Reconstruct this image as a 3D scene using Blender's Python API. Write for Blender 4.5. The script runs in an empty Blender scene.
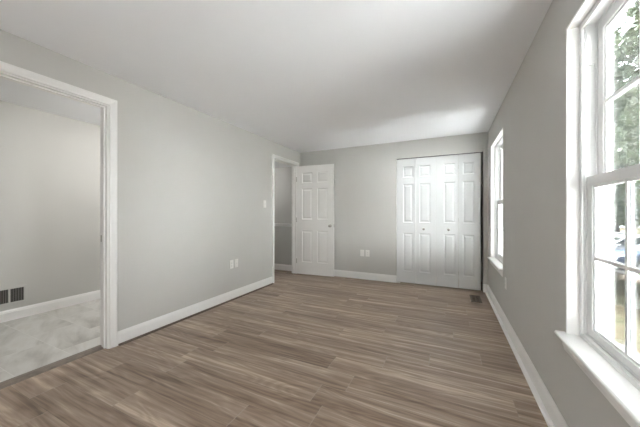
import bpy, bmesh, math, random
from mathutils import Vector, Matrix

random.seed(7)
PI = math.pi
R_ = math.radians
SC = bpy.context.scene
COL = SC.collection

# ------------------------------------------------------------------ camera
cam_d = bpy.data.cameras.new('camera')
cam_d.sensor_width = 36.0
cam_d.lens = 268.0 / 640.0 * 36.0
cam_d.clip_start = 0.02
cam_d.clip_end = 300.0
cam = bpy.data.objects.new('camera', cam_d)
COL.objects.link(cam)
cam.location = (0, 0, 1.2)
cam.rotation_euler = (R_(90), 0, R_(25.5))
SC.camera = cam

# ------------------------------------------------------------------ view / render look
SC.view_settings.view_transform = 'Standard'
SC.view_settings.look = 'None'
SC.view_settings.gamma = 1.0
SC.view_settings.exposure = 0.24
SC.cycles.max_bounces = 14
SC.cycles.diffuse_bounces = 10
SC.cycles.transparent_max_bounces = 12
SC.cycles.sample_clamp_indirect = 60.0

SKY_STRENGTH = 6.0
SUN_STRENGTH = 185.0
FILL_BED = 4.0
FILL_FLOOR = 16.0
LAMP_BATH = 52.0
FILL_STAIR = 28.0
FILL_LANDING = 14.0

# ------------------------------------------------------------------ world: bright overcast sky
world = bpy.data.worlds.new('overcast_sky')
SC.world = world
world.use_nodes = True
wn, wl = world.node_tree.nodes, world.node_tree.links
wn.clear()
w_out = wn.new('ShaderNodeOutputWorld')
w_bg = wn.new('ShaderNodeBackground')
w_bg.inputs['Strength'].default_value = SKY_STRENGTH
w_tc = wn.new('ShaderNodeTexCoord')
w_sep = wn.new('ShaderNodeSeparateXYZ')
w_rmp = wn.new('ShaderNodeValToRGB')
w_rmp.color_ramp.elements[0].position = 0.0
w_rmp.color_ramp.elements[0].color = (0.86, 0.92, 1.0, 1)
w_rmp.color_ramp.elements[1].position = 0.7
w_rmp.color_ramp.elements[1].color = (1.0, 1.0, 1.0, 1)
wl.new(w_tc.outputs['Generated'], w_sep.inputs[0])
wl.new(w_sep.outputs['Z'], w_rmp.inputs[0])
wl.new(w_rmp.outputs[0], w_bg.inputs['Color'])
wl.new(w_bg.outputs[0], w_out.inputs[0])

# hazy sun standing beyond the trees, travelling along the outside wall and away from it
sun_d = bpy.data.lights.new('sun', 'SUN')
sun_d.energy = SUN_STRENGTH
sun_d.angle = R_(3.0)
sun_d.color = (1.0, 0.99, 0.99)
sun = bpy.data.objects.new('sun', sun_d)
COL.objects.link(sun)
sun.rotation_euler = Vector((0.20, -0.69, -0.69)).to_track_quat('-Z', 'Y').to_euler()

# room dimensions (metres)
L, R, B, FR, H = -2.718, 0.55, 4.77, -1.05, 2.44
LT = 0.115                       # left wall thickness
LO = L - LT                      # outer face of the left wall
W1C, W2C = 1.33, 4.0             # window centres along the right wall
WHW, WZ0, WZ1 = 0.45, 0.585, 2.14
BX = -4.43                       # far wall of the bathroom
SY = 6.07                        # far wall of the stairwell
RO = R + 0.165                   # outer face of the right wall
HX0 = -5.2                       # far side of the stairwell
HY = 4.785                       # half wall at the end of the landing

# ------------------------------------------------------------------ node helpers
class NT:
    def __init__(self, name):
        self.m = bpy.data.materials.new(name)
        self.m.use_nodes = True
        self.n = self.m.node_tree.nodes
        self.l = self.m.node_tree.links
        self.b = self.n['Principled BSDF']
        self.out = self.n['Material Output']

    def put(self, sock, v):
        if isinstance(v, bpy.types.NodeSocket):
            self.l.new(v, sock)
        else:
            sock.default_value = v

    def math(self, op, a, b=0.0, c=None):
        n = self.n.new('ShaderNodeMath')
        n.operation = op
        self.put(n.inputs[0], a)
        self.put(n.inputs[1], b)
        if c is not None:
            self.put(n.inputs[2], c)
        return n.outputs[0]

    def coord(self):
        return self.n.new('ShaderNodeTexCoord').outputs['Object']

    def pos(self):
        return self.n.new('ShaderNodeNewGeometry').outputs['Position']

    def sep(self, v):
        n = self.n.new('ShaderNodeSeparateXYZ')
        self.put(n.inputs[0], v)
        return n.outputs

    def comb(self, x=0.0, y=0.0, z=0.0):
        n = self.n.new('ShaderNodeCombineXYZ')
        for i, v in enumerate((x, y, z)):
            self.put(n.inputs[i], v)
        return n.outputs[0]

    def noise(self, v, scale=5.0, detail=4.0, rough=0.5, dist=0.0):
        n = self.n.new('ShaderNodeTexNoise')
        self.put(n.inputs['Vector'], v)
        n.inputs['Scale'].default_value = scale
        n.inputs['Detail'].default_value = detail
        n.inputs['Roughness'].default_value = rough
        n.inputs['Distortion'].default_value = dist
        return n.outputs['Fac']

    def white(self, v, dims='2D'):
        n = self.n.new('ShaderNodeTexWhiteNoise')
        n.noise_dimensions = dims
        if dims == '1D':
            self.put(n.inputs['W'], v)
        else:
            self.put(n.inputs['Vector'], v)
        return n.outputs['Value']

    def ramp(self, f, stops):
        n = self.n.new('ShaderNodeValToRGB')
        self.put(n.inputs[0], f)
        e = n.color_ramp.elements
        while len(e) < len(stops):
            e.new(0.5)
        for k, (p, c) in enumerate(stops):
            e[k].position = p
            e[k].color = (c[0], c[1], c[2], 1) if not isinstance(c, (int, float)) else (c, c, c, 1)
        return n.outputs[0]

    def mix(self, f, a, b, mode='MIX'):
        n = self.n.new('ShaderNodeMix')
        n.data_type = 'RGBA'
        n.blend_type = mode
        self.put(n.inputs[0], f)
        self.put(n.inputs[6], a if isinstance(a, bpy.types.NodeSocket) else (*a, 1))
        self.put(n.inputs[7], b if isinstance(b, bpy.types.NodeSocket) else (*b, 1))
        return n.outputs[2]

    def bump(self, h, strength=0.1, dist=0.01):
        n = self.n.new('ShaderNodeBump')
        n.inputs['Strength'].default_value = strength
        n.inputs['Distance'].default_value = dist
        self.put(n.inputs['Height'], h)
        self.l.new(n.outputs[0], self.b.inputs['Normal'])


def plain(name, col, rough=0.5, metal=0.0, var=0.03, scale=6.0, bump=0.0, bscale=200.0, spec=0.5):
    t = NT(name)
    f = t.noise(t.coord(), scale, 3.0)
    lo = tuple(max(0, c * (1 - var)) for c in col)
    hi = tuple(min(1, c * (1 + var)) for c in col)
    t.l.new(t.ramp(f, [(0.3, lo), (0.7, hi)]), t.b.inputs['Base Color'])
    t.b.inputs['Roughness'].default_value = rough
    t.b.inputs['Metallic'].default_value = metal
    t.b.inputs['Specular IOR Level'].default_value = spec
    if bump:
        t.bump(t.noise(t.coord(), bscale, 2.0), bump, 0.002)
    return t.m


M = {}
M['wall'] = plain('greige_wall_paint', (0.60, 0.594, 0.570), 0.85, var=0.012, scale=2.0, bump=0.06, bscale=260, spec=0.25)
M['ceiling'] = plain('white_ceiling_paint', (0.872, 0.88, 0.90), 0.95, var=0.008, scale=2.0, spec=0.1)
M['trim'] = plain('white_trim_paint', (0.88, 0.875, 0.86), 0.38, var=0.008)
M['door'] = plain('white_door_paint', (0.83, 0.825, 0.805), 0.42, var=0.008)
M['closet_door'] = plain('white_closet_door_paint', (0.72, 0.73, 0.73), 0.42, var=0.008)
M['vinyl'] = plain('white_window_vinyl', (0.84, 0.845, 0.84), 0.33, var=0.006)
M['plate'] = plain('white_plastic', (0.84, 0.83, 0.80), 0.35, var=0.006)
M['slot'] = plain('dark_slot', (0.03, 0.03, 0.03), 0.7)
M['nickel'] = plain('brushed_nickel', (0.42, 0.40, 0.37), 0.32, 1.0, var=0.05)
M['dark_metal'] = plain('dark_gap_metal', (0.05, 0.05, 0.05), 0.6)
M['track'] = plain('track_grey_metal', (0.16, 0.16, 0.16), 0.5, 0.6)
M['register_brown'] = plain('brown_register_metal', (0.10, 0.075, 0.055), 0.5, 0.0)
M['exterior'] = plain('pale_siding_paint', (0.62, 0.62, 0.60), 0.8)
M['duct'] = plain('dark_duct', (0.035, 0.032, 0.03), 0.9)


def wood_material(name, tint=1.85, plank=True):
    """grey-brown plank vinyl, boards running along X"""
    t = NT(name)
    x, y, z = t.sep(t.pos())
    PW, PL = 0.19, 1.22
    yy = t.math('ADD', y, 0.004)
    row = t.math('FLOOR', t.math('DIVIDE', yy, PW))
    off = t.math('MULTIPLY', t.white(row, '1D'), PL)
    xs = t.math('DIVIDE', t.math('ADD', x, off), PL)
    pid = t.math('FLOOR', xs)
    fx = t.math('FRACT', xs)
    fy = t.math('FRACT', t.math('DIVIDE', yy, PW))
    rnd = t.white(t.comb(row, pid, 0.0), '2D')
    rnd2 = t.white(t.comb(pid, row, 3.0), '3D')
    # grain: long noise, shifted per plank; contour rings of it make the cathedral figure
    gx = t.math('ADD', x, t.math('MULTIPLY', rnd, 37.0))
    gy = t.math('ADD', y, t.math('MULTIPLY', rnd2, 23.0))
    base = t.noise(t.comb(t.math('MULTIPLY', gx, 0.9), t.math('MULTIPLY', gy, 6.0), rnd), 1.0, 2.0, 0.4, 0.3)
    rings = t.math('ABSOLUTE', t.math('SUBTRACT', t.math('FRACT', t.math('MULTIPLY', base, 13.0)), 0.5))
    fine = t.noise(t.comb(t.math('MULTIPLY', gx, 3.5), t.math('MULTIPLY', gy, 75.0), rnd2), 1.0, 5.0, 0.62)
    streak = t.noise(t.comb(t.math('MULTIPLY', gx, 0.8), t.math('MULTIPLY', gy, 19.0), rnd), 1.0, 5.0, 0.58, 0.7)
    broad = t.noise(t.comb(t.math('MULTIPLY', gx, 0.7), t.math('MULTIPLY', gy, 5.0), rnd2), 1.0, 2.0, 0.5, 0.2)
    g = t.math('ADD', t.math('MULTIPLY', streak, 0.70), t.math('MULTIPLY', rings, 0.13))
    g = t.math('ADD', g, t.math('MULTIPLY', fine, 0.22))
    g = t.math('ADD', g, t.math('MULTIPLY', broad, 0.20))
    g = t.math('ADD', g, t.math('MULTIPLY', t.math('SUBTRACT', rnd, 0.5), 0.09))
    c = t.ramp(g, [(0.40, (0.078 * tint, 0.053 * tint, 0.037 * tint)), (0.53, (0.152 * tint, 0.110 * tint, 0.081 * tint)),
                   (0.63, (0.205 * tint, 0.156 * tint, 0.119 * tint)), (0.78, (0.35 * tint, 0.285 * tint, 0.228 * tint))])
    if plank:
        ex = t.math('MULTIPLY', t.math('MINIMUM', fx, t.math('SUBTRACT', 1.0, fx)), PL)
        ey = t.math('MULTIPLY', t.math('MINIMUM', fy, t.math('SUBTRACT', 1.0, fy)), PW)
        endj = t.math('LESS_THAN', ex, 0.003)
        longj = t.math('LESS_THAN', ey, 0.0012)
        c = t.mix(t.math('MULTIPLY', longj, 0.45), c, (0.085, 0.065, 0.05))
        c = t.mix(t.math('MULTIPLY', endj, t.math('ADD', 0.15, t.math('MULTIPLY', rnd2, 0.65))), c, (0.42, 0.36, 0.30))
    t.l.new(c, t.b.inputs['Base Color'])
    rr = t.math('ADD', 0.29, t.math('MULTIPLY', fine, 0.14))
    t.l.new(rr, t.b.inputs['Roughness'])
    t.b.inputs['Specular IOR Level'].default_value = 0.45
    t.bump(t.math('ADD', fine, t.math('MULTIPLY', streak, 0.5)), 0.10, 0.002)
    return t.m


M['wood'] = wood_material('grey_brown_plank_floor')
M['shoe'] = plain('brown_shoe_moulding', (0.13, 0.098, 0.075), 0.5, var=0.2, scale=30)
M['threshold'] = plain('grey_brown_threshold', (0.19, 0.155, 0.125), 0.45, var=0.2, scale=25)


def tile_material():
    t = NT('marbled_stone_tile')
    p = t.pos()
    x, y, z = t.sep(p)
    TX, TY = 0.61, 0.335
    yy = t.math('ADD', y, 0.195 + 0.335 * 6)
    row = t.math('FLOOR', t.math('DIVIDE', yy, TY))
    xo = t.math('ADD', x, t.math('MULTIPLY', t.math('MODULO', row, 2.0), TX * 0.5))
    fx = t.math('FRACT', t.math('DIVIDE', t.math('ADD', xo, 12.2), TX))
    col_ = t.math('FLOOR', t.math('DIVIDE', t.math('ADD', xo, 12.2), TX))
    fy = t.math('FRACT', t.math('DIVIDE', yy, TY))
    rnd = t.white(t.comb(row, col_, 0.0), '2D')
    v = t.comb(t.math('ADD', t.math('MULTIPLY', x, 1.6), t.math('MULTIPLY', rnd, 9.0)), t.math('ADD', t.math('MULTIPLY', y, 4.0), t.math('MULTIPLY', x, 1.5)), rnd)
    n1 = t.noise(v, 1.3, 6.0, 0.55, 0.35)
    c = t.ramp(n1, [(0.28, (0.36, 0.345, 0.32)), (0.44, (0.55, 0.535, 0.50)), (0.6, (0.66, 0.65, 0.62)), (0.8, (0.56, 0.53, 0.48))])
    ex = t.math('MULTIPLY', t.math('MINIMUM', fx, t.math('SUBTRACT', 1.0, fx)), TX)
    ey = t.math('MULTIPLY', t.math('MINIMUM', fy, t.math('SUBTRACT', 1.0, fy)), TY)
    gr = t.math('LESS_THAN', t.math('MINIMUM', ex, ey), 0.0022)
    c = t.mix(t.math('MULTIPLY', gr, 0.7), c, (0.74, 0.73, 0.70))
    t.l.new(c, t.b.inputs['Base Color'])
    t.b.inputs['Roughness'].default_value = 0.38
    return t.m


M['tile'] = tile_material()


def glass_material(name='window_glass', tint=(0.93, 0.955, 0.95)):
    t = NT(name)
    t.n.remove(t.b)
    tr = t.n.new('ShaderNodeBsdfTransparent')
    tr.inputs[0].default_value = (*tint, 1)
    gl = t.n.new('ShaderNodeBsdfGlossy')
    gl.inputs['Roughness'].default_value = 0.02
    fr = t.n.new('ShaderNodeFresnel')
    fr.inputs['IOR'].default_value = 1.45
    mx = t.n.new('ShaderNodeMixShader')
    t.l.new(t.math('MULTIPLY', fr.outputs[0], 0.6), mx.inputs[0])
    t.l.new(tr.outputs[0], mx.inputs[1])
    t.l.new(gl.outputs[0], mx.inputs[2])
    t.l.new(mx.outputs[0], t.out.inputs[0])
    return t.m


M['glass'] = glass_material()


def lamp_material(name, col, strength):
    t = NT(name)
    t.b.inputs['Base Color'].default_value = (0.9, 0.9, 0.88, 1)
    t.b.inputs['Emission Color'].default_value = (*col, 1)
    t.b.inputs['Emission Strength'].default_value = strength
    return t.m


def leaf_material(name, a, b, c):
    t = NT(name)
    f = t.noise(t.coord(), 1.1, 4.0)
    f2 = t.noise(t.coord(), 9.0, 2.0)
    g = t.math('ADD', t.math('MULTIPLY', f, 0.6), t.math('MULTIPLY', f2, 0.4))
    t.l.new(t.ramp(g, [(0.35, a), (0.5, b), (0.66, c)]), t.b.inputs['Base Color'])
    t.b.inputs['Roughness'].default_value = 0.6
    t.b.inputs['Specular IOR Level'].default_value = 0.05
    return t.m


M['leaf_dark'] = leaf_material('dark_green_leaves', (0.014, 0.026, 0.010), (0.026, 0.044, 0.017), (0.044, 0.066, 0.026))
M['leaf_mid'] = leaf_material('mid_green_leaves', (0.022, 0.038, 0.012), (0.04, 0.06, 0.02), (0.065, 0.085, 0.032))
M['leaf_pale'] = leaf_material('yellow_green_leaves', (0.03, 0.042, 0.012), (0.05, 0.065, 0.02), (0.075, 0.09, 0.034))
M['bark'] = plain('grey_bark', (0.05, 0.046, 0.042), 0.9, var=0.35, scale=14, bump=0.5, bscale=30)
M['litter'] = leaf_material('brown_fallen_leaves', (0.03, 0.019, 0.013), (0.05, 0.035, 0.023), (0.075, 0.055, 0.036))


def ground_material():
    t = NT('patchy_lawn_soil')
    p = t.pos()
    a = t.noise(p, 0.5, 5.0, 0.6)
    b = t.noise(p, 9.0, 4.0, 0.7)
    g = t.math('ADD', t.math('MULTIPLY', a, 0.6), t.math('MULTIPLY', b, 0.4))
    t.l.new(t.ramp(g, [(0.36, (0.018, 0.021, 0.012)), (0.48, (0.032, 0.031, 0.021)), (0.58, (0.055, 0.042, 0.033)), (0.7, (0.08, 0.066, 0.053))]), t.b.inputs['Base Color'])
    t.b.inputs['Roughness'].default_value = 0.95
    t.b.inputs['Specular IOR Level'].default_value = 0.0
    t.bump(b, 0.6, 0.05)
    return t.m


M['ground'] = ground_material()
M['asphalt'] = plain('grey_asphalt', (0.035, 0.035, 0.037), 0.9, var=0.2, scale=3, bump=0.3, bscale=60, spec=0.05)
M['concrete'] = plain('pale_concrete_kerb', (0.16, 0.155, 0.15), 0.9, spec=0.05, var=0.1, scale=5)
M['tyre'] = plain('black_tyre', (0.015, 0.015, 0.016), 0.85)
M['car_glass'] = plain('dark_car_glass', (0.02, 0.025, 0.03), 0.08)
M['rim'] = plain('silver_rim', (0.55, 0.55, 0.56), 0.3, 0.9)
M['tail'] = plain('red_lens', (0.35, 0.02, 0.02), 0.2)
M['head'] = plain('clear_lens', (0.7, 0.72, 0.74), 0.15)
M['car_white'] = plain('white_car_paint', (0.30, 0.31, 0.32), 0.25, spec=0.2)
M['car_silver'] = plain('silver_car_paint', (0.12, 0.125, 0.13), 0.3, 0.0, spec=0.2)
M['car_blue'] = plain('dark_blue_car_paint', (0.03, 0.05, 0.10), 0.2)
M['car_red'] = plain('dark_red_car_paint', (0.16, 0.02, 0.02), 0.2)


# ------------------------------------------------------------------ mesh helpers
class MB:
    def __init__(self):
        self.v = []
        self.f = []

    def add(self, verts, faces):
        o = len(self.v)
        self.v += [tuple(p) for p in verts]
        self.f += [tuple(i + o for i in f) for f in faces]
        return self

    def box(self, x0, x1, y0, y1, z0, z1):
        return self.add([(x0, y0, z0), (x1, y0, z0), (x1, y1, z0), (x0, y1, z0), (x0, y0, z1), (x1, y0, z1), (x1, y1, z1), (x0, y1, z1)],
                        [(0, 3, 2, 1), (4, 5, 6, 7), (0, 1, 5, 4), (1, 2, 6, 5), (2, 3, 7, 6), (3, 0, 4, 7)])

    def prism(self, prof, fn, a, b):
        """closed 2D profile swept straight from a to b; fn(p, q, t) -> xyz"""
        n = len(prof)
        v = [fn(p, q, a) for p, q in prof] + [fn(p, q, b) for p, q in prof]
        f = [tuple(range(n)), tuple(range(2 * n - 1, n - 1, -1))]
        f += [(i, i + n, (i + 1) % n + n, (i + 1) % n) for i in range(n)]
        return self.add(v, f)

    def lathe(self, prof, fn, n=24):
        """(radius, height) profile turned about an axis; fn(a, b, h) -> xyz"""
        rings = []
        v, f = [], []
        for r, h in prof:
            if r < 1e-6:
                rings.append([len(v)])
                v.append(fn(0, 0, h))
            else:
                rings.append(list(range(len(v), len(v) + n)))
                v += [fn(r * math.cos(2 * PI * k / n), r * math.sin(2 * PI * k / n), h) for k in range(n)]
        for A, Bq in zip(rings, rings[1:]):
            for k in range(n):
                k2 = (k + 1) % n
                if len(A) == 1 and len(Bq) == 1:
                    continue
                if len(A) == 1:
                    f.append((A[0], Bq[k], Bq[k2]))
                elif len(Bq) == 1:
                    f.append((A[k], A[k2], Bq[0]))
                else:
                    f.append((A[k], A[k2], Bq[k2], Bq[k]))
        if len(rings[0]) > 1:
            f.append(tuple(reversed(rings[0])))
        if len(rings[-1]) > 1:
            f.append(tuple(rings[-1]))
        return self.add(v, f)

    def tube(self, pts, radii, n=7):
        pts = [Vector(p) for p in pts]
        rings = []
        v, f = [], []
        for i, p in enumerate(pts):
            d = (pts[min(i + 1, len(pts) - 1)] - pts[max(i - 1, 0)]).normalized()
            u = d.orthogonal().normalized() if i == 0 else (u - d * u.dot(d)).normalized()
            w = d.cross(u)
            rings.append(list(range(len(v), len(v) + n)))
            v += [tuple(p + (u * math.cos(2 * PI * k / n) + w * math.sin(2 * PI * k / n)) * radii[i]) for k in range(n)]
        for A, Bq in zip(rings, rings[1:]):
            f += [(A[k], A[(k + 1) % n], Bq[(k + 1) % n], Bq[k]) for k in range(n)]
        f.append(tuple(reversed(rings[0])))
        f.append(tuple(rings[-1]))
        return self.add(v, f)

    def build(self, name, mat, parent=None, bevel=0.0, smooth=False, loc=(0, 0, 0), rot=(0, 0, 0)):
        me = bpy.data.meshes.new(name)
        me.from_pydata(self.v, [], self.f)
        bm = bmesh.new()
        bm.from_mesh(me)
        bmesh.ops.recalc_face_normals(bm, faces=bm.faces[:])
        bm.to_mesh(me)
        bm.free()
        me.materials.append(mat)
        if smooth:
            for p in me.polygons:
                p.use_smooth = True
        o = bpy.data.objects.new(name, me)
        COL.objects.link(o)
        o.location = loc
        o.rotation_euler = rot
        if parent is not None:
            o.parent = parent
        if bevel:
            md = o.modifiers.new('edge', 'BEVEL')
            md.width = bevel
            md.segments = 2
            md.limit_method = 'ANGLE'
            md.angle_limit = R_(40)
        return o


def tag(o, label, cat, kind=None, group=None):
    o['label'] = label
    o['category'] = cat
    if kind:
        o['kind'] = kind
    if group:
        o['group'] = group
    return o


def empty(name, label, cat, loc, rotz=0.0, kind=None, group=None):
    o = bpy.data.objects.new(name, None)
    COL.objects.link(o)
    o.empty_display_size = 0.1
    o.location = loc
    o.rotation_euler = (0, 0, rotz)
    return tag(o, label, cat, kind, group)


def copy_tree(o, parent=None):
    c = o.copy()
    COL.objects.link(c)
    if parent is not None:
        c.parent = parent
    for ch in list(o.children):
        copy_tree(ch, c)
    return c


# ================================================================== THE SHELL
# --- floors
mb = MB().box(LO + 0.035, R, FR, B, -0.12, 0.0).box(LO + 0.0, LO + 0.035, 2.55, HY, -0.12, 0.0).box(-4.0, LO, 2.55, HY + 0.11, -0.12, 0.0)
mb.box(-0.83, R, B, B + 0.72, -0.12, 0.0)
tag(mb.build('floor', M['wood']), 'grey-brown wood plank floor of the bedroom and landing', 'floor', 'structure')
tag(MB().box(BX, LO + 0.035, FR, 2.45, -0.12, 0.003).build('floor_bathroom', M['tile']),
    'pale marbled stone tile floor seen through the left doorway', 'floor', 'structure')

# --- ceiling
tag(MB().box(HX0 - 0.1, RO, FR - 0.1, SY + 0.1, H, H + 0.16).build('ceiling', M['ceiling']), 'flat white ceiling over the whole room', 'ceiling', 'structure')

# --- left wall with the bathroom and landing doorways
BD0, BD1 = 0.56, 1.33            # bathroom doorway
HD0, HD1 = 3.857, 4.622          # landing doorway
DH = 2.15
mb = MB()
j = 0.016                        # jamb board thickness
mb.box(LO, L, FR, BD0 - j, 0, H).box(LO, L, BD0 - j, BD1 + j, DH + j, H).box(LO, L, BD1 + j, HD0 - j, 0, H)
mb.box(LO, L, HD0 - j, HD1 + j, DH + j, H).box(LO, L, HD1 + j, B + 0.12, 0, H)
tag(mb.build('wall_left', M['wall']), 'long greige wall with two doorways, on the left', 'wall', 'structure')

# --- back wall with the closet opening
CX0, CX1, CH = -0.806, 0.489, 2.148
mb = MB()
mb.box(L, CX0, B, B + 0.11, 0, H).box(CX0, CX1, B, B + 0.11, CH, H).box(CX1, R, B, B + 0.11, 0, H)
tag(mb.build('wall_back', M['wall']), 'greige end wall holding the closet', 'wall', 'structure')
mb = MB().box(-0.93, -0.83, B + 0.11, B + 0.72, 0, H).box(-0.93, R, B + 0.72, B + 0.80, 0, H)
tag(mb.build('wall_closet', M['wall']), 'greige closet interior hidden behind the bifold doors', 'wall', 'structure')

# --- right (outside) wall with two window openings
gj = 0.012
mb = MB()
ys = [FR - 0.1, W1C - WHW - gj, W1C + WHW + gj, W2C - WHW - gj, W2C + WHW + gj, SY + 0.1]
for k in range(0, 5, 2):
    mb.box(R, RO, ys[k], ys[k + 1], -0.12, H)
for k in (1, 3):
    mb.box(R, RO, ys[k], ys[k + 1], -0.12, WZ0 - 0.022).box(R, RO, ys[k], ys[k + 1], WZ1 + gj, H)
tag(mb.build('wall_right', M['wall']), 'greige outside wall with two tall windows, on the right', 'wall', 'structure')
tag(MB().box(R, RO, FR - 0.1, SY + 0.1, -1.7, -0.12).build('wall_foundation', M['concrete']), 'concrete foundation wall under the outside wall', 'wall', 'structure')
tag(MB().box(L, R, FR - 0.1, FR, 0, H).build('wall_front', M['wall']), 'greige wall behind the viewer', 'wall', 'structure')

# --- bathroom walls
mb = MB().box(BX - 0.1, BX, FR, 2.55, 0, H).box(BX, LO, FR - 0.1, FR, 0, H).box(BX, LO, 2.45, 2.55, 0, H)
tag(mb.build('wall_bathroom', M['wall']), 'greige bathroom wall behind the left doorway', 'wall', 'structure')

# --- landing half wall and stairwell
tag(MB().box(-4.0, LO, HY, HY + 0.11, 0, 0.925).build('wall_landing', M['wall']), 'low half wall under the white cap, behind the open door', 'wall', 'structure')
mb = MB().box(HX0 - 0.1, HX0, HY, SY, -1.5, H).box(-4.1, -4.0, 2.55, HY, -0.12, H).box(HX0 - 0.1, LO + 0.1, SY, SY + 0.1, -1.5, H).box(LO, LO + 0.1, HY + 0.115, SY, -1.5, H).box(HX0, -4.0, HY, HY + 0.11, -0.12, H)
mb.box(HX0, LO, HY + 0.0, HY + 0.11, -1.5, -0.12).box(HX0 - 0.1, -4.0, HY - 0.1, HY, -1.5, H)
tag(mb.build('wall_stairwell', M['wall']), 'grey stairwell wall beyond the half wall', 'wall', 'structure')
tag(MB().box(HX0, LO, HY, SY, -1.62, -1.5).build('floor_stairwell', M['wood']), 'lower floor of the stairwell', 'floor', 'structure')

# ------------------------------------------------------------------ trim profiles
BASE = [(0, 0), (0.014, 0), (0.014, 0.092), (0.011, 0.100), (0.011, 0.106), (0.006, 0.118), (0.004, 0.124), (0, 0.124)]
SHOE = [(0.0, 0.0)] + [(0.0145 + 0.014 * math.cos(a * PI / 10), 0.014 * math.sin(a * PI / 10)) for a in range(6)] + [(0.0, 0.014)]


def base_run(mb, axis, wall, side, a, b, z=0.0, prof=BASE):
    if axis == 'y':
        return mb.prism([(wall + side * p, q + z) for p, q in prof], lambda p, q, t: (p, t, q), a, b)
    return mb.prism([(wall + side * p, q + z) for p, q in prof], lambda p, q, t: (t, p, q), a, b)


CAS = 0.064
mb = base_run(MB(), 'y', L, 1, BD1 + 0.008 + CAS, HD0 - 0.005 - CAS)
base_run(mb, 'y', L, 1, FR, BD0 - 0.008 - CAS)
tag(mb.build('baseboard_left', M['trim']), 'white baseboard along the long left wall', 'baseboard', 'structure')
mb = base_run(MB(), 'x', B, -1, L + 0.002, CX0)
base_run(mb, 'x', B, -1, CX1, R - 0.014)
tag(mb.build('baseboard_back', M['trim']), 'white baseboard along the closet wall', 'baseboard', 'structure')
tag(base_run(MB(), 'y', R, -1, FR, B).build('baseboard_right', M['trim']), 'white baseboard under the two windows', 'baseboard', 'structure')
tag(base_run(MB(), 'x', FR, 1, L + 0.016, R - 0.016).build('baseboard_front', M['trim']), 'white baseboard behind the viewer', 'baseboard', 'structure')
mb = base_run(MB(), 'y', BX, 1, FR, 2.45)
base_run(mb, 'x', 2.45, -1, BX + 0.014, LO)
tag(mb.build('baseboard_bathroom', M['trim']), 'white baseboard along the bathroom wall above the tiles', 'baseboard', 'structure')
tag(base_run(MB(), 'x', HY, -1, -3.999, LO - 0.002).build('baseboard_landing', M['trim']), 'white baseboard of the half wall on the landing', 'baseboard', 'structure')

# brown shoe moulding
tag(base_run(MB(), 'y', L + 0.012, 1, BD1 + 0.016 + CAS, HD0 - 0.012 - CAS, prof=SHOE).build('trim_1', M['shoe']),
    'thin brown quarter-round strip at the foot of the left wall', 'trim', 'structure')
tag(base_run(MB(), 'y', R - 0.012, -1, FR + 0.02, 2.12, prof=SHOE).build('trim_2', M['trim']),
    'white quarter-round strip at the foot of the wall below the near window', 'trim', 'structure')
tag(base_run(MB(), 'y', R - 0.012, -1, 2.123, B - 0.03, prof=SHOE).build('trim_3', M['trim']),
    'white quarter-round strip at the foot of the right wall towards the closet', 'trim', 'structure')

# half-wall cap
capm = MB().box(-3.999, LO - 0.001, HY - 0.025, HY + 0.135, 0.948, 0.98).box(-3.999, LO - 0.001, HY - 0.012, HY + 0.122, 0.925, 0.948)
tag(capm.build('trim_4', M['trim'], bevel=0.004), 'white wooden cap on top of the half wall', 'trim', 'structure')

# ------------------------------------------------------------------ door casings and jambs
CASP = [(0, 0), (0.004, 0.010), (0.010, 0.0125), (0.016, 0.009), (0.022, 0.0105), (0.045, 0.017), (0.058, 0.018), (CAS, 0.015), (CAS, 0)]


def casing(mb, wallx, side, y0, y1, ztop, rev):
    """mitred casing round an opening y0..y1 in a wall facing side along X"""
    n = len(CASP)
    path = [((y0 - rev), 0.0, -1, 0), ((y0 - rev), ztop + rev, -1, 1), ((y1 + rev), ztop + rev, 1, 1), ((y1 + rev), 0.0, 1, 0)]
    v = []
    for (y, z, sy, sz) in path:
        for (w, d) in CASP:
            v.append((wallx + side * d, y + sy * w, z + sz * w))
    f = [tuple(range(n)), tuple(range(4 * n - 1, 3 * n - 1, -1))]
    for k in range(3):
        for i in range(n):
            i2 = (i + 1) % n
            f.append((k * n + i, k * n + i2, (k + 1) * n + i2, (k + 1) * n + i))
    mb.add(v, f)


def jamb(mb, y0, y1, stop_x):
    mb.box(LO, L, y0 - j, y0, 0, DH + j).box(LO, L, y1, y1 + j, 0, DH + j).box(LO, L, y0, y1, DH, DH + j)
    s = 0.011
    mb.box(stop_x, stop_x + 0.035, y0, y0 + s, 0, DH).box(stop_x, stop_x + 0.035, y1 - s, y1, 0, DH).box(stop_x, stop_x + 0.035, y0 + s, y1 - s, DH - s, DH)


mb = MB()
casing(mb, L, 1, BD0, BD1, DH, 0.008)
casing(mb, LO, -1, BD0, BD1, DH, 0.008)
bath_trim = tag(mb.build('trim_5', M['trim']), 'white moulded casing round the bathroom doorway at left', 'door trim', 'structure')
mb = MB()
jamb(mb, BD0, BD1, LO + 0.045)
bath_jamb = tag(mb.build('trim_6', M['trim'], bevel=0.0015), 'white door jamb lining the bathroom doorway', 'door jamb', 'structure')
mb = MB().box(LO + 0.010, LO + 0.040, BD1 - 0.002, BD1 + 0.001, 0.945, 1.005)
mb.build('strike_plate', M['nickel'], bath_jamb)
mb = MB()
casing(mb, L, 1, HD0, HD1, DH, 0.005)
casing(mb, LO, -1, HD0, HD1, DH, 0.005)
tag(mb.build('trim_7', M['trim']), 'white moulded casing round the landing doorway in the far corner', 'door trim', 'structure')
mb = MB()
jamb(mb, HD0, HD1, LO + 0.02)
tag(mb.build('trim_8', M['trim'], bevel=0.0015), 'white door jamb lining the landing doorway', 'door jamb', 'structure')

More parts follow.
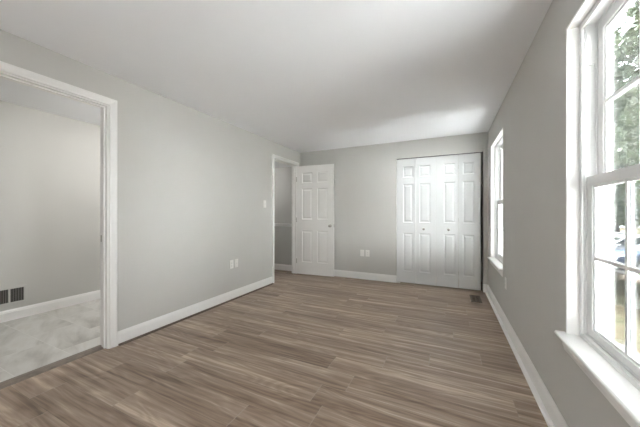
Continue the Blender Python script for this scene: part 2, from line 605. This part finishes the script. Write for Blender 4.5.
# threshold between wood and tile
TH = [(-2.846, 0.003), (-2.842, 0.012), (-2.83, 0.016), (-2.80, 0.016), (-2.765, 0.010), (-2.752, 0.0), (-2.846, 0.0)]
tag(MB().prism(TH, lambda p, q, t: (p, t, q), BD0 + 0.001, BD1 - 0.001).build('trim_9', M['threshold']),
    'grey-brown threshold strip between wood floor and bathroom tiles', 'threshold', 'structure')


# ------------------------------------------------------------------ panelled door leaf
def leaf(w, h, th, panels, name, mat, parent, loc=(0, 0, 0)):
    """leaf from x 0..w, y 0 (front) .. th, z 0..h; panels = (x0,x1,z0,z1); each panel a child of its own"""
    xs = sorted({0, w, *[p[0] for p in panels], *[p[1] for p in panels]})
    zs = sorted({0, h, *[p[2] for p in panels], *[p[3] for p in panels]})
    mb = MB()

    def inside(x, z):
        return any(p[0] < x < p[1] and p[2] < z < p[3] for p in panels)
    for side in (0, 1):
        yf = 0 if side == 0 else th
        for a, b in zip(xs, xs[1:]):
            for c, d in zip(zs, zs[1:]):
                if not inside((a + b) / 2, (c + d) / 2):
                    mb.add([(a, yf, c), (b, yf, c), (b, yf, d), (a, yf, d)], [(0, 1, 2, 3)])
        dr = 1 if side == 0 else -1
        for (a, b, c, d) in panels:        # the moulded sticking around each panel
            steps = [(0, 0), (0.005, 0.003), (0.011, 0.0085), (0.016, 0.0095)]
            for (i0, d0), (i1, d1) in zip(steps, steps[1:]):
                o4 = [(a + i0, yf + dr * d0, c + i0), (b - i0, yf + dr * d0, c + i0), (b - i0, yf + dr * d0, d - i0), (a + i0, yf + dr * d0, d - i0)]
                i4 = [(a + i1, yf + dr * d1, c + i1), (b - i1, yf + dr * d1, c + i1), (b - i1, yf + dr * d1, d - i1), (a + i1, yf + dr * d1, d - i1)]
                mb.add(o4 + i4, [(0, 1, 5, 4), (1, 2, 6, 5), (2, 3, 7, 6), (3, 0, 4, 7)])
    mb.add([(0, 0, 0), (w, 0, 0), (w, 0, h), (0, 0, h), (0, th, 0), (w, th, 0), (w, th, h), (0, th, h)],
           [(0, 1, 5, 4), (1, 2, 6, 5), (2, 3, 7, 6), (3, 0, 4, 7)])
    o = mb.build(name, mat, parent, loc=loc)
    bm = bmesh.new()
    bm.from_mesh(o.data)
    bmesh.ops.remove_doubles(bm, verts=bm.verts[:], dist=1e-5)
    bmesh.ops.recalc_face_normals(bm, faces=bm.faces[:])
    bm.to_mesh(o.data)
    bm.free()
    for (a, b, c, d) in panels:            # raised field, bevelled towards its edge, both faces
        pb = MB()
        i, e = 0.016, min(0.048, (b - a) * 0.27)
        rings = []
        for (ins, y) in ((e, 0.0025), (i, 0.0095), (i, th - 0.0095), (e, th - 0.0025)):
            rings.append([(a + ins, y, c + ins), (b - ins, y, c + ins), (b - ins, y, d - ins), (a + ins, y, d - ins)])
        v = [p for r in rings for p in r]
        f = [(3, 2, 1, 0), (12, 13, 14, 15)]
        for k in range(3):
            for q in range(4):
                q2 = (q + 1) % 4
                f.append((k * 4 + q, k * 4 + q2, (k + 1) * 4 + q2, (k + 1) * 4 + q))
        pb.add(v, f).build('panel', mat, o)
    return o


KNOB = [(0.0, 0.0), (0.027, 0.0), (0.0285, 0.003), (0.026, 0.007), (0.012, 0.010), (0.0105, 0.024), (0.016, 0.030), (0.0245, 0.038),
        (0.0265, 0.046), (0.0235, 0.054), (0.012, 0.059), (0.0, 0.060)]

# --- open landing door
DW, DHT, DT = 0.768, 2.122, 0.035
d1 = empty('door_1', 'open white six-panel door swung against the end wall', 'door', (L + 0.017, 4.596, 0.012), R_(4.4), 'structure')
st, mid = 0.112, 0.10
pw = (DW - 2 * st - mid) / 2
cols = [(st, st + pw), (st + pw + mid, DW - st)]
rowsz = [(0.235, 0.855), (1.075, 1.675), (1.785, 1.985)]
lf = leaf(DW, DHT, DT, [(a, b, c, d) for (a, b) in cols for (c, d) in rowsz], 'door_leaf', M['door'], d1)
kb = MB().lathe(KNOB, lambda a, b, h: (DW - 0.068 + a, -h, 0.955 + b)).lathe(KNOB, lambda a, b, h: (DW - 0.068 + a, DT + h * 0.9, 0.955 + b))
k = kb.build('knob', M['nickel'], d1, smooth=True)
k['label'] = 'brushed nickel round door knob'
MB().box(DW - 0.0005, DW + 0.0012, 0.006, 0.029, 0.925, 0.985).build('latch_plate', M['nickel'], d1)
for hz in (0.25, 1.06, 1.86):
    hb = MB().lathe([(0, 0), (0.0062, 0), (0.0062, 0.088), (0.008, 0.09), (0.0, 0.096)], lambda a, b, h, hz=hz: (-0.0085 + a, 0.004 + b, hz - 0.044 + h), 12)
    hb.box(-0.0085, -0.0005, 0.004, 0.03, hz - 0.044, hz + 0.044)
    hb.build('hinge', M['nickel'], d1)

# --- closet bifold doors
CY = B + 0.012
CDH = 2.118
zz = [(0.195, 0.850), (1.030, 1.690), (1.800, 1.990)]


def bifold(name, label, x0, w_a, w_b, ma, mb_, fold, knob_on, knob_x):
    root = empty(name, label, 'closet door', (x0, CY, 0.016), 0, 'structure')
    th = 0.028
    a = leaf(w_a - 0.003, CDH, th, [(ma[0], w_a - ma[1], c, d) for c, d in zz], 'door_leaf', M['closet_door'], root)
    a.rotation_euler = (0, 0, -fold)
    ex, ey = w_a * math.cos(fold), -w_a * math.sin(fold)
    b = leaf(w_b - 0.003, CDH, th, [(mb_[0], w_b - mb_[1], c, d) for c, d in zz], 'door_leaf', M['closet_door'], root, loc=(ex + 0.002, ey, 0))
    b.rotation_euler = (0, 0, fold)
    prof = [(0, 0), (0.013, 0), (0.011, 0.006), (0.0105, 0.012), (0.019, 0.018), (0.0215, 0.025), (0.017, 0.031), (0, 0.033)]
    kx, kz = knob_x, 0.925
    kn = MB().lathe(prof, lambda p, q, h: (kx + p, -h, kz + q)).build('knob', M['nickel'], (a, b)[knob_on], smooth=True)
    kn['label'] = 'small brushed nickel closet knob'
    for hz in (0.2, 1.05, 1.9):
        MB().box(w_a - 0.02, w_a + 0.02, th, th + 0.002, hz, hz + 0.06).build('hinge', M['nickel'], root)
    return root


b2 = bifold('door_2', 'left pair of white bifold closet doors', -0.802, 0.317, 0.310, (0.105, 0.045), (0.050, 0.085), R_(0.6), 1, 0.122)
b3 = bifold('door_3', 'right pair of white bifold closet doors, beside the dark gap', -0.1715, 0.327, 0.302, (0.112, 0.046), (0.055, 0.086), R_(0.0), 0, 0.184)
tag(MB().box(CX0 + 0.001, CX1 - 0.001, B + 0.014, B + 0.05, CH - 0.008, CH - 0.0003).build('trim_10', M['track'], bevel=0.001),
    'thin dark track above the closet doors', 'track', 'structure')
mb = MB().box(-0.803, -0.745, B - 0.012, B + 0.05, 0.0005, 0.004).box(-0.803, -0.80, B - 0.012, B + 0.05, 0.004, 0.011)
tag(mb.build('floor_bracket', M['plate']), 'small white pivot bracket on the floor at the closet corner', 'bracket')

# ================================================================== WINDOWS
def make_window(name, label):
    root = empty(name, label, 'window', (R, W1C, WZ0), 0, 'structure')
    V = M['vinyl']
    hw, ht = WHW, WZ1 - WZ0
    # lining boards of the opening
    mb = MB()
    for s in (-1, 1):
        y0, y1 = sorted((s * hw, s * (hw + gj)))
        mb.box(-0.002, 0.048, y0, y1, 0, ht)
    mb.box(-0.002, 0.048, -hw - gj, hw + gj, ht, ht + gj)
    mb.build('jamb_lining', M['trim'], root, bevel=0.0015)
    # vinyl frame with stops and tracks
    mb = MB()
    steps = [(0.048, 0.056, 0.024), (0.056, 0.061, 0.012), (0.061, 0.066, 0.018), (0.066, 0.104, 0.010), (0.104, 0.109, 0.016), (0.109, 0.146, 0.010), (0.146, 0.156, 0.018), (0.156, 0.167, 0.010)]
    for (a, b, d) in steps:
        for s in (-1, 1):
            y0, y1 = sorted((s * (hw - d), s * (hw + gj)))
            mb.box(a, b, y0, y1, -0.022, ht + gj)
        mb.box(a, b, -hw + d, hw - d, ht - d, ht + gj)
    for (a, b, z) in [(0.048, 0.056, 0.020), (0.056, 0.060, 0.006), (0.060, 0.064, 0.018), (0.064, 0.067, 0.004), (0.067, 0.0705, 0.026), (0.0705, 0.104, 0.010), (0.104, 0.109, 0.018), (0.109, 0.146, 0.004), (0.146, 0.158, 0.012), (0.158, 0.195, -0.006)]:
        mb.box(a, b, -hw + 0.01, hw - 0.01, -0.022, z)
    fr = mb.build('window_frame', V, root, bevel=0.001)
    for s in (-1, 1):
        y0, y1 = sorted((s * (hw - 0.0185), s * (hw - 0.008)))
        MB().box(0.067, 0.103, y0, y1, 1.345, ht - 0.03).build('track_cover', V, fr, bevel=0.0015)

    def sash(nm, x0, x1, z0, z1, bot, top):
        oy, iy = 0.4345, 0.387
        mb = MB()
        for s in (-1, 1):
            y0, y1 = sorted((s * oy, s * iy))
            mb.box(x0, x1, y0, y1, z0, z1)
        mb.box(x0, x1, -iy, iy, z0, z0 + bot).box(x0, x1, -iy, iy, z1 - top, z1)
        # glazing bead stepping back to the glass
        g0, g1 = z0 + bot, z1 - top
        for s in (-1, 1):
            y0, y1 = sorted((s * iy, s * (iy - 0.010)))
            mb.box(x0 + 0.007, x1 - 0.007, y0, y1, g0, g1)
        mb.box(x0 + 0.007, x1 - 0.007, -iy + 0.01, iy - 0.01, g0, g0 + 0.01).box(x0 + 0.007, x1 - 0.007, -iy + 0.01, iy - 0.01, g1 - 0.01, g1)
        o = mb.build(nm, V, root, bevel=0.0012)
        xm = (x0 + x1) / 2
        pn = MB().box(xm - 0.002, xm + 0.002, -iy + 0.009, iy - 0.009, g0 + 0.009, g1 - 0.009).build('pane', M['glass'], o)
        pn['label'] = 'clear window glass'
        mt = MB()
        zc = (g0 + g1) / 2
        mprof = 0.0085
        for (xa, xb) in ((xm - 0.0105, xm - 0.0025), (xm + 0.0025, xm + 0.0105)):
            for yc in (-0.127, 0.127):
                mt.box(xa, xb, yc - mprof, yc + mprof, g0 + 0.009, g1 - 0.009)
            mt.box(xa, xb, -iy + 0.009, -0.127 - mprof, zc - mprof, zc + mprof)
            mt.box(xa, xb, -0.127 + mprof, 0.127 - mprof, zc - mprof, zc + mprof)
            mt.box(xa, xb, 0.127 + mprof, iy - 0.009, zc - mprof, zc + mprof)
        mt.build('muntin_grid', V, o, bevel=0.003)
        return o
    lo = sash('lower_sash', 0.0715, 0.1025, 0.014, 0.795, 0.043, 0.046)
    up = sash('upper_sash', 0.110, 0.144, 0.752, ht - 0.012, 0.042, 0.05)
    lk = MB().box(0.073, 0.099, -0.03, 0.03, 0.795, 0.803).lathe([(0, 0), (0.011, 0), (0.011, 0.010), (0, 0.012)], lambda a, b, h: (0.086 + a, b, 0.803 + h), 14)
    lk.box(0.067, 0.085, -0.004, 0.026, 0.807, 0.813)
    lk.build('sash_lock', M['plate'], lo, bevel=0.001)
    # stool and apron
    nose = [(-0.041, -0.016), (-0.043, -0.011), (-0.041, -0.005), (-0.036, -0.001), (-0.030, 0.0), (-0.0005, 0.0), (-0.0005, -0.022), (-0.036, -0.021)]
    mb = MB().prism(nose, lambda p, q, t: (p, t, q), -hw - 0.032, hw + 0.032)
    mb.box(-0.0005, 0.048, -hw - gj + 0.0005, hw + gj - 0.0005, -0.022, 0.0)
    mb.build('stool', M['trim'], root)
    ap = [(0.0, -0.022), (-0.016, -0.022), (-0.016, -0.058), (-0.012, -0.068), (-0.009, -0.084), (0.0, -0.084)]
    MB().prism(ap, lambda p, q, t: (p, t, q), -hw - 0.008, hw + 0.008).build('apron', M['trim'], root)
    return root


win = make_window('window_1', 'large near double-hung window with grid panes at right')
w2 = copy_tree(win)
w2.name = 'window_2'
w2.location = (R, W2C, WZ0)
w2['label'] = 'far narrow-looking double-hung window next to the closet corner'


# ================================================================== SMALL FITTINGS
def place_on(wall, a, z):
    """position and heading for a plate on a wall: local +y points out of the wall into the room"""
    if wall == 'left':
        return (L, a, z), R_(-90)
    if wall == 'back':
        return (a, B, z), R_(180)
    return (R, a, z), R_(90)


def plate_mesh(w=0.072, h=0.118):
    mb = MB()
    v, f = [], []
    for (ins, y) in ((0, 0.0), (0, 0.003), (0.004, 0.006)):
        v += [(-w / 2 + ins, y, -h / 2 + ins), (w / 2 - ins, y, -h / 2 + ins), (w / 2 - ins, y, h / 2 - ins), (-w / 2 + ins, y, h / 2 - ins)]
    f = [(0, 1, 2, 3), (11, 10, 9, 8)]
    for k_ in range(2):
        for q in range(4):
            f.append((k_ * 4 + q, k_ * 4 + (q + 1) % 4, k_ * 4 + 4 + (q + 1) % 4, k_ * 4 + 4 + q))
    return mb.add(v, f)


def screw(parent, z):
    MB().lathe([(0, 0), (0.0032, 0), (0.0028, 0.0012), (0, 0.0015)], lambda a, b, h: (a, 0.006 + h, z + b), 10).build('screw', M['plate'], parent)


def outlet(wall, a, z, label):
    loc, rz = place_on(wall, a, z)
    root = empty('wall_outlet', label, 'outlet', loc, rz)
    plate_mesh().build('cover_plate', M['plate'], root)
    for s in (-1, 1):
        rc = MB().lathe([(0, 0), (0.0165, 0), (0.0165, 0.0018), (0.0155, 0.0025), (0, 0.0025)], lambda p, q, h: (p * 0.95, 0.006 + h, s * 0.0195 + q * 0.9), 20)
        r = rc.build('receptacle', M['plate'], root)
        sl = MB()
        for dx in (-0.0062, 0.0062):
            sl.box(dx - 0.0012, dx + 0.0012, 0.0083, 0.0088, s * 0.0195 - 0.001, s * 0.0195 + 0.0075)
        sl.lathe([(0, 0), (0.0026, 0), (0.0026, 0.0005), (0, 0.0005)], lambda p, q, h: (p, 0.0083 + h, s * 0.0195 - 0.0075 + q), 10)
        so = sl.build('socket_slots', M['slot'], r)
        so['label'] = 'dark plug slots'
    screw(root, 0.0)
    return root


def cable_plate(wall, a, z, label):
    loc, rz = place_on(wall, a, z)
    root = empty('cable_plate', label, 'wall plate', loc, rz)
    plate_mesh().build('cover_plate', M['plate'], root)
    MB().lathe([(0, 0), (0.0075, 0), (0.0075, 0.002), (0.0048, 0.002), (0.0048, 0.009), (0, 0.009)], lambda p, q, h: (p, 0.006 + h, q), 14).build('cable_jack', M['plate'], root)
    screw(root, 0.042)
    screw(root, -0.042)
    return root


def switch(wall, a, z, label):
    loc, rz = place_on(wall, a, z)
    root = empty('light_switch', label, 'light switch', loc, rz)
    plate_mesh(0.075, 0.12).build('cover_plate', M['plate'], root)
    MB().box(-0.005, 0.005, 0.006, 0.0075, -0.012, 0.012).prism([(0.0065, 0.002), (0.017, 0.010), (0.018, 0.006), (0.0065, -0.008)], lambda p, q, t: (t, p, q), -0.0035, 0.0035).build('toggle', M['plate'], root)
    screw(root, 0.03)
    screw(root, -0.03)
    return root


outlet('left', 2.835, 0.492, 'white duplex outlet on the long left wall, the left one of the two plates there')
cable_plate('left', 2.928, 0.492, 'white cable plate on the long left wall, right of the outlet there')
switch('left', 3.585, 1.355, 'white toggle light switch beside the landing doorway')
cable_plate('back', -1.418, 0.475, 'white cable plate on the closet wall, left of the outlet there')
outlet('back', -1.318, 0.475, 'white duplex outlet on the closet wall, the right one of the two plates there')
outlet('right', 3.375, 0.468, 'white outlet seen edge-on below the far window')

# floor register near the closet corner (long side along the outside wall)
fr_ = empty('floor_register', 'brown slotted floor register in the corner by the closet', 'floor vent', (0.352, 4.345, 0.0))
mb = MB().box(-0.055, 0.055, -0.15, 0.15, 0.0003, 0.001)
mb.build('duct_opening', M['duct'], fr_)
mb = MB()
mb.box(-0.065, -0.043, -0.17, 0.17, 0.0, 0.005).box(0.043, 0.065, -0.17, 0.17, 0.0, 0.005).box(-0.043, 0.043, -0.17, -0.148, 0.0, 0.005).box(-0.043, 0.043, 0.148, 0.17, 0.0, 0.005)
mb.box(-0.004, 0.004, -0.148, 0.148, 0.001, 0.0045)
for k_ in range(17):
    y = -0.139 + k_ * 0.0174
    mb.box(-0.043, 0.043, y - 0.0048, y + 0.0048, 0.0012, 0.0042)
mb.build('grille', M['register_brown'], fr_)

# wall register in the bathroom
rg = empty('wall_register', 'white louvred return register low on the bathroom wall', 'wall vent', (BX, 1.085, 0.278), R_(-90))
# local +y out of the wall; local x runs towards -Y of the room
hw_, hh_ = 0.262, 0.097
mb = MB().box(-hw_ + 0.02, hw_ - 0.02, 0.0002, 0.0012, -hh_ + 0.018, hh_ - 0.018)
mb.build('duct_opening', M['duct'], rg)
mb = MB()
mb.box(-hw_, hw_, 0, 0.008, hh_ - 0.022, hh_).box(-hw_, hw_, 0, 0.008, -hh_, -hh_ + 0.022)
mb.box(-hw_, -hw_ + 0.024, 0, 0.008, -hh_ + 0.022, hh_ - 0.022).box(hw_ - 0.024, hw_, 0, 0.008, -hh_ + 0.022, hh_ - 0.022)
for x in (-0.124, 0.0, 0.124):
    mb.box(x - 0.008, x + 0.008, 0.001, 0.0075, -hh_ + 0.022, hh_ - 0.022)
mb.build('frame', M['wall'], rg, bevel=0.001)
mb = MB()
for k_ in range(38):
    x = -hw_ + 0.03 + k_ * (2 * hw_ - 0.06) / 37
    mb.prism([(x - 0.0035, 0.0015), (x - 0.0025, 0.0015), (x + 0.0030, 0.0065), (x + 0.0020, 0.0065)], lambda p, q, t: (p, q, t), -hh_ + 0.022, hh_ - 0.022)
lv = mb.build('louvres', plain('grey_louvre_paint', (0.22, 0.21, 0.195), 0.5), rg)


# ceiling lamps (all out of view)
def dome(name, label, loc, r, col, strength):
    root = empty(name, label, 'ceiling light', loc)
    MB().lathe([(0, 0), (r * 1.05, 0), (r * 1.05, -0.022), (r * 0.98, -0.028), (0, -0.028)], lambda a, b, h: (a, b, h), 32).build('base', M['plate'], root, smooth=False)
    prof = [(r * 0.97, -0.028)] + [(r * 0.97 * math.cos(t * PI / 16), -0.028 - 0.085 * math.sin(t * PI / 16)) for t in range(1, 8)] + [(0, -0.113)]
    MB().lathe(prof, lambda a, b, h: (a, b, h), 32).build('shade', lamp_material(name + '_glow', col, strength), root, smooth=True)
    return root


dome('unseen_ceiling_light', 'added round white fill light on the bedroom ceiling behind the viewer', (-1.05, 0.05, H), 0.19, (0.97, 0.985, 1.0), FILL_BED)  # added to brighten the bedroom
dome('unseen_ceiling_light', 'round white dome light on the bathroom ceiling', (-3.3, 2.0, H), 0.16, (1.0, 0.985, 0.965), LAMP_BATH)
dome('unseen_ceiling_light', 'added round white fill light on the landing ceiling outside the open door', (-3.45, 3.1, H), 0.14, (1.0, 0.985, 0.965), FILL_LANDING)  # added to lift the dark half wall
dome('unseen_ceiling_light', 'added round white fill light on the ceiling above the stairwell', (-4.45, 5.3, H), 0.14, (1.0, 0.985, 0.965), FILL_STAIR)  # added to brighten the stairwell walls


# globe lamp added behind the viewer as soft fill for the room
fl = empty('fill_lamp', 'added white globe fill lamp behind the viewer', 'floor lamp', (-0.85, -0.72, 0.0))
MB().lathe([(0, 0), (0.14, 0), (0.14, 0.012), (0.03, 0.022), (0.012, 0.04), (0, 0.04)], lambda a, b, h: (a, b, h), 32).build('base', M['nickel'], fl)
MB().lathe([(0, 0.03), (0.011, 0.03), (0.011, 1.12), (0.04, 1.13), (0.04, 1.15), (0, 1.15)], lambda a, b, h: (a, b, h), 16).build('pole', M['nickel'], fl)
MB().lathe([(0, 1.145)] + [(0.2 * math.sin(t * PI / 18), 1.345 - 0.2 * math.cos(t * PI / 18)) for t in range(2, 18)] + [(0, 1.545)], lambda a, b, h: (a, b, h), 32).build('shade', lamp_material('globe_glow', (0.97, 0.985, 1.0), FILL_FLOOR), fl, smooth=True)

# ================================================================== OUTSIDE
GZ = -1.5
tag(MB().box(RO - 0.02, 60, -25, 70, GZ - 0.4, GZ).build('ground', M['ground']), 'patchy brown-green lawn below the windows', 'ground', 'structure')
tag(MB().box(7.2, 14.0, 6.5, 60, GZ, GZ + 0.02).build('road', M['asphalt']), 'grey asphalt parking lane beyond the lawn', 'road', 'structure')
tag(MB().box(7.0, 7.2, 6.5, 60, GZ, GZ + 0.13).build('kerb', M['concrete'], bevel=0.02), 'pale concrete kerb along the lawn edge', 'kerb', 'structure')

tag(MB().box(RO - 0.01, 7.0, -2.5, 4.6, GZ, GZ + 0.06).box(RO - 0.01, 2.7, 4.6, 7.4, GZ, GZ + 0.06).build('bounce_terrace', plain('pale_bounce_slabs', (0.395, 0.395, 0.40), 0.9, var=0.06, scale=3)),  # unseen slab added to bounce sun up onto the ceiling
    'pale terrace added at the foot of the house to bounce sun', 'terrace', 'structure')

# fallen leaves
mb = MB()
for k_ in range(1500):
    x, y = random.uniform(1.2, 6.9), random.uniform(7.5, 26)
    if min(math.hypot(x - 6.2, y - 12.2), math.hypot(x - 3.8, y - 20.6)) < 0.6:
        continue
    s = random.uniform(0.03, 0.07)
    a = random.uniform(0, 2 * PI)
    c_, s_ = math.cos(a) * s, math.sin(a) * s
    z = GZ + 0.008
    mb.add([(x - c_, y - s_, z), (x + s_ * 0.6, y - c_ * 0.6, z + 0.012), (x + c_, y + s_, z + 0.004), (x - s_ * 0.6, y + c_ * 0.6, z + 0.015)], [(0, 1, 2, 3)])
tag(mb.build('fallen_leaves', M['litter']), 'brown fallen leaves scattered over the lawn', 'leaves', 'stuff')


def tree(loc, height, crown_r, crown_z0, n, mat, label, seed, leaf_s=(0.08, 0.17), trunk_r=0.2):
    rnd = random.Random(seed)
    root = empty('tree', label, 'tree', loc, rnd.uniform(0, 6), group='trees outside the windows')
    tb = MB()
    pts, rad = [], []
    for i in range(9):
        t = i / 8
        pts.append((rnd.uniform(-0.12, 0.12) * t * 2, rnd.uniform(-0.12, 0.12) * t * 2, height * 0.92 * t))
        rad.append(trunk_r * (1.25 if i == 0 else 1) * (1 - 0.85 * t) + 0.01)
    tb.tube(pts, rad, 9)
    tb.build('trunk', M['bark'], root, smooth=True)
    tips = []
    bb = MB()
    for i in range(26):
        t = rnd.uniform(0, 1)
        z0 = crown_z0 * 0.85 + (height * 0.9 - crown_z0 * 0.85) * t
        a = rnd.uniform(0, 2 * PI)
        ln = crown_r * (0.5 + 0.55 * math.sin(PI * (0.18 + 0.75 * t))) * rnd.uniform(0.75, 1.05)
        up = rnd.uniform(0.1, 0.55) * ln
        p0 = Vector((0, 0, z0))
        p1 = Vector((math.cos(a) * ln * 0.5, math.sin(a) * ln * 0.5, z0 + up * 0.35))
        p2 = Vector((math.cos(a + 0.15) * ln, math.sin(a + 0.15) * ln, z0 + up))
        bb.tube([p0, p1, p2], [0.05 + 0.03 * (1 - t), 0.035, 0.012], 5)
        for u in (0.35, 0.55, 0.75, 0.95, 1.05):
            tips.append((p0.lerp(p1, u / 0.5) if u < 0.5 else p1.lerp(p2, (u - 0.5) / 0.5), ln))
    bb.build('branches', M['bark'], root, smooth=True)
    fb = MB()
    for i in range(n):
        p, ln = tips[rnd.randrange(len(tips))]
        sp = 0.14 * crown_r
        c = p + Vector((rnd.gauss(0, sp), rnd.gauss(0, sp), rnd.gauss(-0.05, sp * 0.7)))
        s = rnd.uniform(*leaf_s)
        u = Vector((rnd.gauss(0, 1), rnd.gauss(0, 1), rnd.gauss(0, 0.6))).normalized()
        w = u.orthogonal().normalized()
        w = (Matrix.Rotation(rnd.uniform(0, 2 * PI), 3, u) @ w) * 0.5
        m_ = u.cross(w) * 0.35
        fb.add([c - u * s, c + w * s + m_ * s, c + u * s, c - w * s + m_ * s], [(0, 1, 2, 3)])
    fb.build('foliage', mat, root)
    return root


tree((6.2, 12.2, GZ), 10.5, 2.9, 2.4, 15000, M['leaf_mid'], 'nearest leafy tree on the lawn, filling the near window', 1, (0.09, 0.17), 0.16)
tree((3.8, 20.6, GZ), 12.5, 2.5, 2.2, 10000, M['leaf_dark'], 'dark tree standing on the lawn behind the nearest one', 6, (0.13, 0.25), 0.22)
tree((12.6, 33.8, GZ), 15.0, 3.7, 2.0, 11000, M['leaf_mid'], 'broad mid-green tree beyond the parked cars at the lane end', 3, (0.2, 0.36), 0.26)
tree((23.5, 33.5, GZ), 17.0, 4.0, 2.2, 11000, M['leaf_dark'], 'tall dark green tree far across the lane', 2, (0.2, 0.36), 0.28)
tree((18.8, 21.5, GZ), 15.0, 3.6, 2.4, 9000, M['leaf_pale'], 'yellow-green tree across the parking lane', 4, (0.18, 0.32), 0.26)
tree((19.0, 10.2, GZ), 13.0, 3.5, 2.4, 8000, M['leaf_dark'], 'dark green tree across the lane, right of the yellow-green one', 5, (0.16, 0.3), 0.24)
tree((19.5, 47.5, GZ), 18.0, 4.8, 1.8, 12000, M['leaf_mid'], 'distant broad tree closing the view down the lane', 8, (0.25, 0.45), 0.3)
tree((34.0, 47.0, GZ), 18.0, 4.8, 1.8, 12000, M['leaf_dark'], 'most distant tall dark tree, behind the others', 11, (0.25, 0.45), 0.3)

# added white house, out of view, turned to bounce sun into the windows
nh = empty('bounce_house', 'unseen white house added across the terrace to bounce sun into the windows', 'house', (10.0, -4.5, GZ), R_(45), 'structure')
M['white_bounce_siding'] = plain('white_bounce_siding', (0.80, 0.80, 0.81), 0.7, var=0.02)
mb = MB()
for k_ in range(32):                    # lap siding courses, front wall at local y = 0, facing local +y
    mb.prism([(0.0, k_ * 0.19), (0.016, k_ * 0.19), (0.004, k_ * 0.19 + 0.19), (0.0, k_ * 0.19 + 0.19)], lambda p, q, t: (t, p, q), -8.0, 8.0)
mb.box(-8.0, 8.0, -7.0, 0.0, 0, 6.08)
mb.build('wall', M['white_bounce_siding'], nh)
MB().prism([(-7.5, 6.0), (0.5, 6.0), (0.5, 6.15), (-3.5, 8.6), (-7.5, 6.15)], lambda p, q, t: (t, p, q), -8.4, 8.4).build('roof', M['asphalt'], nh)
for wx in (-5.5, -1.8, 1.8, 5.5):
    for wz in (0.9, 3.7):
        wf = MB().box(wx - 0.55, wx + 0.55, 0.004, 0.05, wz, wz + 1.4).build('window', M['vinyl'], nh, bevel=0.01)
        MB().box(wx - 0.45, wx + 0.45, 0.051, 0.055, wz + 0.1, wz + 0.66).box(wx - 0.45, wx + 0.45, 0.051, 0.055, wz + 0.74, wz + 1.3).build('pane', M['car_glass'], wf)


# parked cars
def car(loc, rz, paint, label):
    root = empty('parked_car', label, 'car', loc, rz, group='cars parked in the lane')
    # length along x (front = +x), half widths vary with height
    def loft(secs):
        mb = MB()
        n = len(secs[0])
        v = [p for s in secs for p in s]
        f = [tuple(range(n)), tuple(range(len(v) - 1, len(v) - n - 1, -1))]
        for k in range(len(secs) - 1):
            for i in range(n):
                i2 = (i + 1) % n
                f.append((k * n + i, k * n + i2, (k + 1) * n + i2, (k + 1) * n + i))
        return mb.add(v, f)
    body = []
    for (x, zb, zt, w) in [(-2.25, 0.42, 0.80, 0.72), (-2.18, 0.30, 0.90, 0.82), (-1.6, 0.24, 0.98, 0.89), (-0.6, 0.22, 0.97, 0.90), (0.6, 0.22, 0.94, 0.90), (1.2, 0.24, 0.90, 0.89), (1.9, 0.28, 0.80, 0.84), (2.2, 0.34, 0.66, 0.74), (2.26, 0.40, 0.56, 0.66)]:
        body.append([(x, -w * 0.94, zb), (x, -w, zb + 0.16), (x, -w, zt - 0.16), (x, -w * 0.9, zt), (x, w * 0.9, zt), (x, w, zt - 0.16), (x, w, zb + 0.16), (x, w * 0.94, zb)])
    loft(body).build('body', paint, root, bevel=0.03, smooth=False)
    roof = []
    for (x, z, w) in [(-1.15, 1.40, 0.60), (-0.9, 1.45, 0.62), (-0.2, 1.48, 0.63), (0.3, 1.45, 0.62), (0.45, 1.41, 0.60)]:
        roof.append([(x, -w, z - 0.06), (x, -w * 0.9, z), (x, w * 0.9, z), (x, w, z - 0.06)])
    loft(roof).build('roof', paint, root)
    cab = [[(x0, -0.80, 0.93), (x0, 0.80, 0.93), (x1, 0.60, 1.39), (x1, -0.60, 1.39)] for (x0, x1) in ((-1.85, -1.12), (1.20, 0.42))]
    loft(cab).build('cabin_windows', M['car_glass'], root)
    for s in (-1, 1):
        for (xa, xb) in ((-1.85, -1.14), (-0.2, -0.2), (1.2, 0.44)):
            MB().tube([(xa, s * 0.81, 0.93), (xb, s * 0.61, 1.41)], [0.035, 0.03], 6).build('pillar', paint, root)
    for x in (-1.35, 1.38):
        for s in (-1, 1):
            wh = MB().lathe([(0.0, -0.10), (0.27, -0.10), (0.32, -0.07), (0.32, 0.07), (0.27, 0.10), (0.0, 0.10)], lambda a, b, h: (x + a, s * 0.82 + h, 0.32 + b), 22).build('wheel', M['tyre'], root)
            rm = MB().lathe([(0, 0), (0.2, 0), (0.19, 0.012), (0.06, 0.004), (0.04, 0.016), (0, 0.018)], lambda a, b, h: (x + a, s * (0.921 + h), 0.32 + b), 18).build('hubcap', M['rim'], wh)
    for s in (-1, 1):
        MB().box(2.08, 2.235, s * 0.58 - 0.14, s * 0.58 + 0.14, 0.52, 0.64).build('headlight', M['head'], root, bevel=0.02)
        MB().box(-2.262, -2.15, s * 0.60 - 0.13, s * 0.60 + 0.13, 0.66, 0.80).build('tail_light', M['tail'], root, bevel=0.02)
        MB().box(0.82, 0.98, s * 0.93 - 0.09, s * 0.93 + 0.09, 0.93, 1.05).build('side_mirror', paint, root, bevel=0.03)
    return root


cz = GZ + 0.02
car((9.0, 20.6, cz), R_(184), M['car_white'], 'white parked car seen through the near window')
car((9.4, 23.6, cz), R_(180), M['car_silver'], 'silver parked car just beyond the white one')
car((9.2, 17.6, cz), R_(178), M['car_blue'], 'dark blue parked car on the near side of the white one')
car((9.3, 26.6, cz), R_(181), M['car_white'], 'white parked car farthest along the lane')
car((9.1, 13.0, cz), R_(182), M['car_red'], 'dark red parked car closest to the house')
